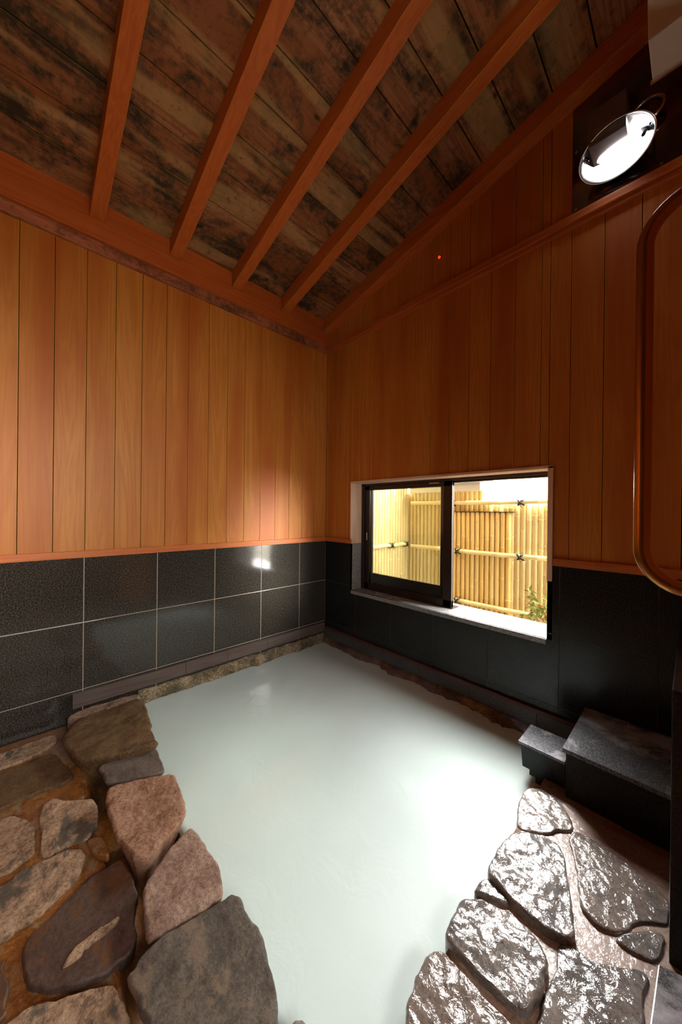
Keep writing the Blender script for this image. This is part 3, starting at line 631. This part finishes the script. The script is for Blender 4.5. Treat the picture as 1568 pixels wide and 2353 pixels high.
# rough ledges at the waterline
def ledge(axis, a_, b_, w0, h0, mat, label, seed):
    bm = new(); n = int((b_-a_)/.012); prev = None; rows = []
    for i in range(n+1):
        t = a_+(b_-a_)*i/n
        ww = w0*(.75+.55*noise.fractal(Vector((t*5, seed, 0)), 1, 2, 4)); ring = []
        for k in range(9):
            th = math.pi/2*k/8; 
            rr_ = 1+.28*noise.fractal(Vector((t*16, k*.6, seed)), 1, 2, 4)
            d = max(.002, ww*math.cos(th)*rr_) if k < 8 else 0; z = h0*math.sin(th)*(1+.18*noise.noise(Vector((t*9, seed, 4)))) if k else -.06
            ring.append(bm.verts.new((t, -d, z) if axis == 'x' else (d, t, z)))
        rows.append(ring)
    for a1, b1 in zip(rows, rows[1:]):
        for k in range(8): F = bm.faces.new([a1[k], b1[k], b1[k+1], a1[k+1]]); F.smooth = True
        bm.faces.new([a1[8], b1[8], b1[0], a1[0]])
    bm.faces.new(rows[0]); bm.faces.new(rows[-1][::-1])
    return tag(link('stone_ledge', bm, mat), label, 'ledge', 'rough ledges at the waterline')
ledge('y', -1.63, -.02, .05, .082, 'ledgeL', 'mossy pale-crusted stone ledge at the waterline of the left wall', 3)
ledge('x', .03, 2.10, .075, .046, 'ledgeR', 'rust-orange crusted stone ledge at the waterline under the window', 8)
stone([(.03,-1.65),(.13,-1.66),(.125,-1.76),(.105,-1.93),(.03,-1.97)], .085, -.1, 'st_rose', 'rough pink mortar-covered stone wedged in the pool corner by the left wall', .006, .02, 71, BL, 'edging_stone')
# ------------------------------------------------------------------ granite bench and spout
be = empty('granite_box_bench', (2.32, -.24, .04)); tag(be, 'black granite box with wide slab top under the window, right', 'bench')
bx('slab_top', (2.132, -.463, .244), (2.50, -.013, .262), 'bench_top', be, .0015)
bm = new(); box(bm, (2.143, -.452, .04), (2.49, -.02, .2435), 0, 0, .001); link('granite_body', bm, 'bench', be)
sp = empty('water_spout_block', (2.03, -.35, .0)); tag(sp, 'small stepped granite spout block jutting over the water beside the box bench', 'spout')
zt = .175
bx('slab_top', (1.938, -.418, zt-.013), (2.131, -.235, zt), 'bench_top', sp, .0015)
bm = new(); hexa(bm, [(1.955, -.408, .055), (2.131, -.408, .055), (2.131, -.245, .055), (1.955, -.245, .055), (1.947, -.410, zt-.0135), (2.131, -.410, zt-.0135), (2.131, -.243, zt-.0135), (1.947, -.243, zt-.0135)], 0, 0, .001)
link('granite_body', bm, 'bench', sp)
bm = new(); box(bm, (1.985, -.405, .028), (2.131, -.25, .0545), 0, 0, .001); box(bm, (2.01, -.40, -.12), (2.131, -.26, .0275), 0, 0, .001); link('stepped_foot', bm, 'bench', sp)
# ------------------------------------------------------------------ partition, handrail, slab
pt = empty('wall_partition', (2.55, -.5, 0)); struct(pt, 'narrow partition at the right edge, dark granite below and cedar above', 'wall')
bm = new(); box(bm, (2.480, -.875, .0), (2.60, -.0, .80), 0, 0, .003); o = link('granite_wainscot', bm, 'bench', pt); o['kind'] = 'structure'
bm = new(); box(bm, (2.53, -1.30, .80), (2.60, 0, 2.75), .6, 0, .003); box(bm, (2.53, -1.30, .0), (2.60, -.876, .80), .3, 0, .003); o = link('cedar_panel', bm, 'wall_z', pt); o['kind'] = 'structure'
hr = empty('grab_rail', (2.53, -1.0, 1.6)); tag(hr, 'vertical brown metal grab rail with bent ends at the right edge', 'rail')
bm = new(); pts = []
R_ = .10; zc, zb = 1.975, 1.195
pts += [(2.53, -1, zc+R_), (2.526, -1, zc+R_)]
for k in range(1, 11): t = math.pi/2*k/10; pts.append((2.525-R_*math.sin(t), -1, zc+R_*math.cos(t)))
for k in range(0, 11): t = math.pi/2*k/10; pts.append((2.525-R_*math.cos(t), -1, zb-R_*math.sin(t)))
pts.append((2.53, -1, zb-R_))
tube(bm, pts, .0178, 24); link('rail_tube', bm, 'copper', hr)
for z in (zc+R_, zb-R_):
    bm = new(); tube(bm, [(2.522, -1, z), (2.53, -1, z)], .034, 24); link('wall_flange', bm, 'copper', hr)
bm = new(); hexa(bm, [(2.449,-1.30,.05),(2.60,-1.30,.05),(2.60,-.90,.05),(2.462,-.945,.05),(2.449,-1.30,.092),(2.60,-1.30,.092),(2.60,-.90,.092),(2.462,-.945,.092)], 0, 0, .003)
tag(link('granite_slab', bm, 'bench_top'), 'dark granite slab at the bottom right corner beside wet paving', 'slab')
# ------------------------------------------------------------------ lamp, plate, hood, red dot
bx('o', (0, 0, 0), (.01, .01, .01), 'steel') if False else None
bm = new(); L = rnd_layer(bm)
hexa(bm, [(2.045, -.006, 2.911), (2.62, -.006, 2.911), (2.62, -.0, 2.911), (2.045, -.0, 2.911), (2.045, -.006, 3.49), (2.62, -.006, 3.62), (2.62, -.0, 3.62), (2.045, -.0, 3.49)], 0, 0, .001)
pm = empty('mounting_plate', (2.33, 0, 2.911)); tag(pm, 'dark polished steel plate on the gable behind the flood lamp', 'plate')
link('plate_sheet', bm, 'steel', pm)
for (x, z) in ((2.065, 2.935), (2.065, 3.25), (2.40, 2.935)):
    bm = new(); tube(bm, [(x, -.0062, z), (x, -.011, z)], .007, 10); link('screw', bm, 'chrome', pm)
fl_ = empty('flood_lamp', (2.25, -.006, 3.08)); tag(fl_, 'lit chrome flood lamp with dark box, high on the gable at right', 'lamp')
c = Vector((2.245, -.125, 3.035)); axis = Vector((-.1, -.62, -.78)).normalized()
Q = Matrix.Translation(c) @ axis.to_track_quat('Z', 'Y').to_matrix().to_4x4() @ Matrix.Diagonal((1.12, .82, 1, 1))
bm = new(); prof = [(.012, -.085), (.06, -.078), (.095, -.055), (.118, -.022), (.126, .004), (.131, .008), (.134, .004), (.126, -.024), (.100, -.062), (.062, -.086), (.012, -.093)]
lathe(bm, prof+[prof[0]], Q, 48); link('reflector', bm, 'chrome', fl_)
bm = new(); r_ = lathe(bm, [(.070, -.062), (.074, -.045), (.06, -.030), (.03, -.022), (.004, -.020)], Q @ Matrix.Diagonal((1.05, .62, 1, 1)), 40); bm.faces.new(r_[-1]); bm.faces.new(r_[0][::-1]); link('lamp_glass', bm, 'lamp', fl_)
bm = new(); box(bm, (2.150, -.190, 3.065), (2.292, -.06, 3.235), 0, 0, .004); bxo = link('ballast_box', bm, 'box', fl_)
bm = new(); box(bm, (2.172, -.1915, 3.085), (2.258, -.1901, 3.135)); link('rating_plate', bm, 'paper', bxo)
bm = new(); tube(bm, [(2.135, -.01, 3.22), (2.128, -.09, 3.18), (2.135, -.12, 3.06)], .006, 10); link('bracket', bm, 'steel', fl_)
bm = new(); tube(bm, [(2.36, -.01, 3.22), (2.365, -.09, 3.18), (2.37, -.12, 3.06)], .006, 10)
link('bracket', bm, 'steel', fl_)
bm = new(); tube(bm, [(2.225, -.062, 3.17), (2.225, -.007, 3.17)], .02, 12); link('mounting_stem', bm, 'steel', fl_)
bm = new(); tube(bm, [(2.352+.058*math.cos(t), -.05, 3.195+.05*math.sin(t)) for t in [2*math.pi*k/24 for k in range(25)]], .007, 12, 0, False); o = link('reflection_ring', bm, 'chrome', fl_); o['label'] = 'chrome ring added to stand for the lamp reflected in the plate'  # ring and disc modelled in place of the lamp's reflection in the plate
bm = new(); tube(bm, [(2.352, -.012, 3.195), (2.352, -.035, 3.195), (2.352, -.045, 3.195)], [.045, .052, .03], 24); link('reflection_disc', bm, 'steel', fl_)  # disc inside the ring, part of the modelled reflection
bm = new(); tube(bm, [(2.30, -.08, 3.12), (2.335, -.085, 3.10), (2.35, -.10, 3.06), (2.345, -.12, 3.03)], .008, 10); link('power_cable', bm, 'black', fl_)
hd = empty('vent_hood', (2.6, -.67, 2.79)); tag(hd, 'cream metal duct hood hanging at the top right corner', 'duct')
bm = new(); hexa(bm, [(2.406, -.741, 2.79), (2.85, -.741, 2.79), (2.85, -.60, 2.79), (2.407, -.60, 2.79), (2.390, -.741, 3.62), (2.85, -.741, 3.62), (2.85, -.60, 3.62), (2.390, -.60, 3.62)], 0, 0, .004)
link('hood_body', bm, 'cream', hd)
bm = new(); box(bm, (2.402, -.605, 2.779), (2.85, -.596, 2.7895), 0, 0, .001); link('edge_strip', bm, 'chrome', hd)
pi_ = empty('red_dot', (1.236, 0, 3.134)); tag(pi_, 'tiny glowing red dot on the gable boards', 'light')  # small red glowing dot on a dark base
bm = new(); tube(bm, [(1.236, 0, 3.134), (1.236, -.004, 3.134)], .014, 12); link('dot_base', bm, 'box', pi_)
bm = new(); tube(bm, [(1.236, -.004, 3.134), (1.236, -.012, 3.134), (1.236, -.016, 3.134)], [.010, .008, .003], 12); link('dot_lens', bm, 'red', pi_)
# thin steam over the water by the window wall
a = bpy.data.materials.new('thin_steam'); a.use_nodes = True; t_ = a.node_tree; t_.nodes.clear(); M['steam'] = a
vo = t_.nodes.new('ShaderNodeVolumePrincipled'); ou = t_.nodes.new('ShaderNodeOutputMaterial'); t_.links.new(vo.outputs[0], ou.inputs['Volume'])
ge = t_.nodes.new('ShaderNodeNewGeometry'); no = t_.nodes.new('ShaderNodeTexNoise'); no.inputs['Scale'].default_value = 3.0; no.inputs['Detail'].default_value = 4; no.inputs['Distortion'].default_value = .8
t_.links.new(ge.outputs['Position'], no.inputs['Vector']); mr = t_.nodes.new('ShaderNodeMapRange'); mr.inputs[1].default_value = .5; mr.inputs[2].default_value = .75; mr.inputs[3].default_value = 0; mr.inputs[4].default_value = 1.1
t_.links.new(no.outputs['Fac'], mr.inputs[0]); sp3 = t_.nodes.new('ShaderNodeSeparateXYZ'); t_.links.new(ge.outputs['Position'], sp3.inputs[0])
fz = t_.nodes.new('ShaderNodeMapRange'); fz.inputs[1].default_value = .02; fz.inputs[2].default_value = .34; fz.inputs[3].default_value = 1; fz.inputs[4].default_value = 0; t_.links.new(sp3.outputs[2], fz.inputs[0])
mu = t_.nodes.new('ShaderNodeMath'); mu.operation = 'MULTIPLY'; t_.links.new(mr.outputs[0], mu.inputs[0]); t_.links.new(fz.outputs[0], mu.inputs[1]); t_.links.new(mu.outputs[0], vo.inputs['Density'])
bm = new(); box(bm, (.3, -.95, .055), (2.0, -.08, .36)); tag(link('steam', bm, 'steam'), 'thin white steam drifting over the water by the window wall', 'steam', None, 'stuff')
for m in bpy.data.materials: m.use_backface_culling = False
